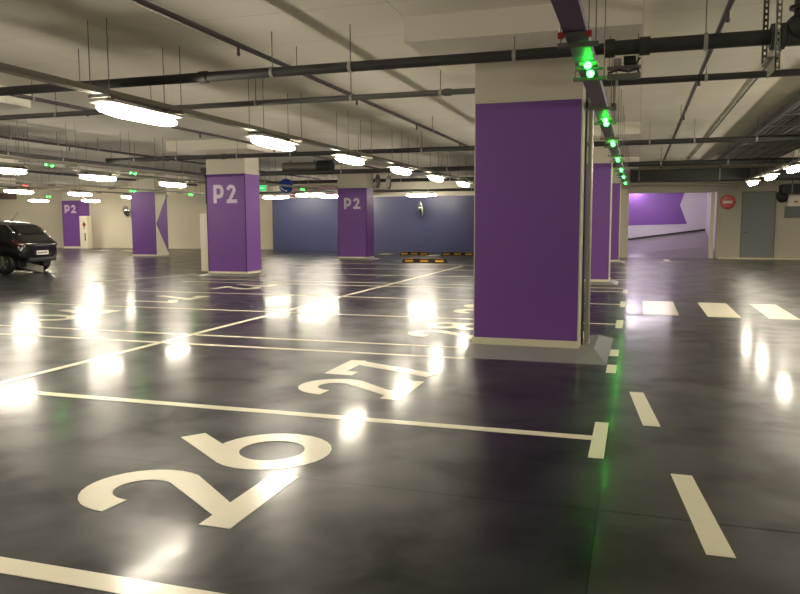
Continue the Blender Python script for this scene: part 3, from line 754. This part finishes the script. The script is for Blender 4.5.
# ------------------------------------------------------------------ the car
def lerp(a, b, t): return a + (b-a)*t
def build_car(loc, rz):
    t = thing('car', loc, 'black hatchback parked at the left edge, tail towards the aisle', 'car', None, rz)
    # x runs forward from the tail; (x, half width at sill, at waist, at roof edge, z sill, z waist, z belt, z top)
    st = [(.00, .50, .66, .60, .36, .62, .78, .86),
          (.04, .66, .78, .66, .34, .62, .82, .93),
          (.14, .74, .84, .70, .33, .64, .88, 1.02),
          (.30, .78, .87, .70, .34, .66, .92, 1.17),
          (.48, .80, .88, .67, .36, .68, .95, 1.35),
          (.64, .81, .88, .62, .36, .68, .97, 1.47),
          (.95, .81, .88, .60, .34, .68, .97, 1.53),
          (1.6, .81, .88, .60, .22, .68, .96, 1.56),
          (2.2, .81, .88, .60, .22, .68, .95, 1.53),
          (2.6, .81, .88, .62, .22, .68, .95, 1.40),
          (3.05, .80, .87, .68, .22, .66, .94, 1.08),
          (3.45, .79, .85, .66, .23, .64, .86, .95),
          (3.85, .74, .80, .60, .26, .60, .74, .84),
          (4.05, .60, .66, .50, .32, .56, .66, .72)]
    def ring(s, off=0.0):
        x, w0, w1, w2, z0, z1, z2, z3 = s
        h = [(w0*.6, z0), (w0, z0 + .06), (w1, z1 - .14), (w1 + .005, z1 + .04), (w1 - .02, z2), (lerp(w1, w2, .55), lerp(z2, z3, .52)), (w2, z3 - .05*min(1, (z3-z2)*2)), (w2*.6, z3 - .005), (0, z3)]
        return [(-y, z) for y, z in h] + [(y, z) for y, z in h[-2::-1]]
    mb = MB(); rows = []
    for s in st: rows.append([mb.bm.verts.new((s[0], y, z)) for y, z in ring(s)])
    for p, q in zip(rows[:-1], rows[1:]):
        for i in range(len(p)-1): mb.bm.faces.new((p[i], p[i+1], q[i+1], q[i]))
        mb.bm.faces.new((p[-1], p[0], q[0], q[-1]))
    mb.bm.faces.new(rows[0]); mb.bm.faces.new(rows[-1])
    body = mb.build('body', M['car'], t, True)
    sd = body.modifiers.new('smooth', 'SUBSURF'); sd.levels = 2; sd.render_levels = 2
    def P(x, k):      # a point on the shell at length x, profile position k (float)
        for a, b in zip(st[:-1], st[1:]):
            if a[0] <= x <= b[0]:
                q = (x - a[0]) / (b[0] - a[0]); s = [lerp(u, v, q) for u, v in zip(a, b)]; break
        r = ring(s); i = int(math.floor(k)); i = min(i, len(r)-2); fr = k - i
        return Vector((x, lerp(r[i][0], r[i+1][0], fr), lerp(r[i][1], r[i+1][1], fr)))
    def patch(name, m, xs, ks, off, parent=t):
        b = MB(); g = []
        for x in xs:
            row = []
            for kk in ks:
                p = P(x, kk); d = P(min(4.04, x+.02), kk) - P(max(0, x-.02), kk); e = P(x, min(15.9, kk+.1)) - P(x, max(0, kk-.1))
                n = d.cross(e)
                n = n.normalized() if n.length > 1e-9 else Vector((-1, 0, 0))
                if n.dot(p - Vector((2.0, 0, .8))) < 0: n = -n
                row.append(b.bm.verts.new(p + n*off))
            g.append(row)
        for p, q in zip(g[:-1], g[1:]):
            for i in range(len(p)-1): b.bm.faces.new((p[i], p[i+1], q[i+1], q[i]))
        o = b.build(name, m, parent, True)
        so = o.modifiers.new('thick', 'SOLIDIFY'); so.thickness = .012
        return o
    fr = lambda a, b, n: [lerp(a, b, i/n) for i in range(n+1)]
    patch('rear_window', M['glass'], fr(.26, .60, 6), fr(6.25, 9.75, 8), .012)['label'] = 'dark sloping rear window'
    for side in (0, 1):
        k0, k1 = (4.25, 5.9) if side == 0 else (10.1, 11.75)
        patch('side_window', M['glass'], fr(.85, 1.62, 5), fr(k0, k1, 5), .012)
        patch('side_window', M['glass'], fr(1.70, 2.5, 5), fr(k0, k1, 5), .012)
        kt = (5.85, 6.1) if side == 0 else (9.9, 10.15)
        patch('window_trim', M['chrome'], fr(.34, .82, 7), fr(*kt, 2), .016)['label'] = 'bright trim line down the rear roof pillar'
        kb = (3.7, 4.6) if side == 0 else (11.4, 12.3)
        patch('tail_lamp', M['tail'], fr(.05, .30, 4), fr(*kb, 3), .016)['label'] = 'dark red tail lamp'
    MB().box(.25, 3.9, -.66, .66, .17, .40, .03).build('underbody', M['black'], t)
    MB().box(-.05, .3, -.60, .60, .33, .46, .05).build('rear_bumper', M['bumper'], t, True)['label'] = 'matt lower bumper'
    pl = MB().box(-.035, -.02, -.26, .26, .54, .66, .004).build('number_plate', M['plate'], t); pl['label'] = 'white number plate'
    mk = MB(); 
    for i in range(7): mk.box(-.038, -.034, .17 - i*.06, .205 - i*.06, .575, .625)
    mk.build('plate_characters', M['black'], pl)
    MB().box(-.012, .02, -.34, .34, .80, .815, .004).build('tailgate_trim', M['chrome'], t)['label'] = 'thin bright trim across the tailgate'
    MB().tube((.95, 0, 1.53), (.95, 0, 1.56), .05, 12, .03).tube((.95, 0, 1.55), (.72, 0, 1.80), .006, 8).build('aerial', M['bumper'], t)
    for x in (.64, 3.2):
        for s in (-1, 1):
            w = thing_part = MB().lathe([(.20, -.10), (.29, -.10), (.315, -.07), (.315, .07), (.29, .10), (.20, .10)], (x, s*.76, .315), (0, 1, 0), 28).build('wheel', M['black'], t, True)
            hb = MB().tube((x, s*.76 + s*.085, .315), (x, s*.76 + s*.10, .315), .20, 20)
            for a in range(5):
                an = 2*PI*a/5; hb.box(-.02, .02, -.008, .008, 0, .19)
                vs = hb.bm.verts[-8:] if False else list(hb.bm.verts)[-8:]
                R = Matrix.Rotation(an, 4, 'Y')
                for v in vs: v.co = R @ v.co + Vector((x, s*.865, .315))
            hb.build('rim', M['dull_steel'], w, True)
    return t
build_car((-16.82, 17.92, 0), PI + .10)

# ------------------------------------------------------------------ camera, world, view
f_px, yaw, pitch, roll = 746.66, .307054, .0996574, .0034573
cyw, syw, cp, sp = math.cos(yaw), math.sin(yaw), math.cos(pitch), math.sin(pitch)
fwd = Vector((-syw*cp, cyw*cp, -sp)); rgt = Vector((cyw, syw, 0)); dwn = fwd.cross(rgt)
r2 = rgt*math.cos(roll) + dwn*math.sin(roll); d2 = -rgt*math.sin(roll) + dwn*math.cos(roll)
cd = bpy.data.cameras.new('view_camera'); co = bpy.data.objects.new('view_camera', cd); C.objects.link(co)
mw = Matrix.Identity(4)
for i in range(3):
    mw[i][0] = r2[i]; mw[i][1] = -d2[i]; mw[i][2] = -fwd[i]
mw[2][3] = 1.45
co.matrix_world = mw
cd.sensor_width = 36; cd.lens = f_px * 36 / 800; cd.clip_start = .05; cd.clip_end = 200
S.camera = co
w = bpy.data.worlds.new('world'); S.world = w; w.use_nodes = True
w.node_tree.nodes['Background'].inputs[0].default_value = (.5, .48, .42, 1)
w.node_tree.nodes['Background'].inputs[1].default_value = .02
S.view_settings.view_transform = 'Standard'; S.view_settings.look = 'None'
S.view_settings.gamma = 1; S.view_settings.use_curve_mapping = False
S.view_settings.exposure = 1.72
S.cycles.max_bounces = 8; S.cycles.diffuse_bounces = 5; S.cycles.glossy_bounces = 4
S.cycles.use_denoising = True
S.cycles.sample_clamp_indirect = 8
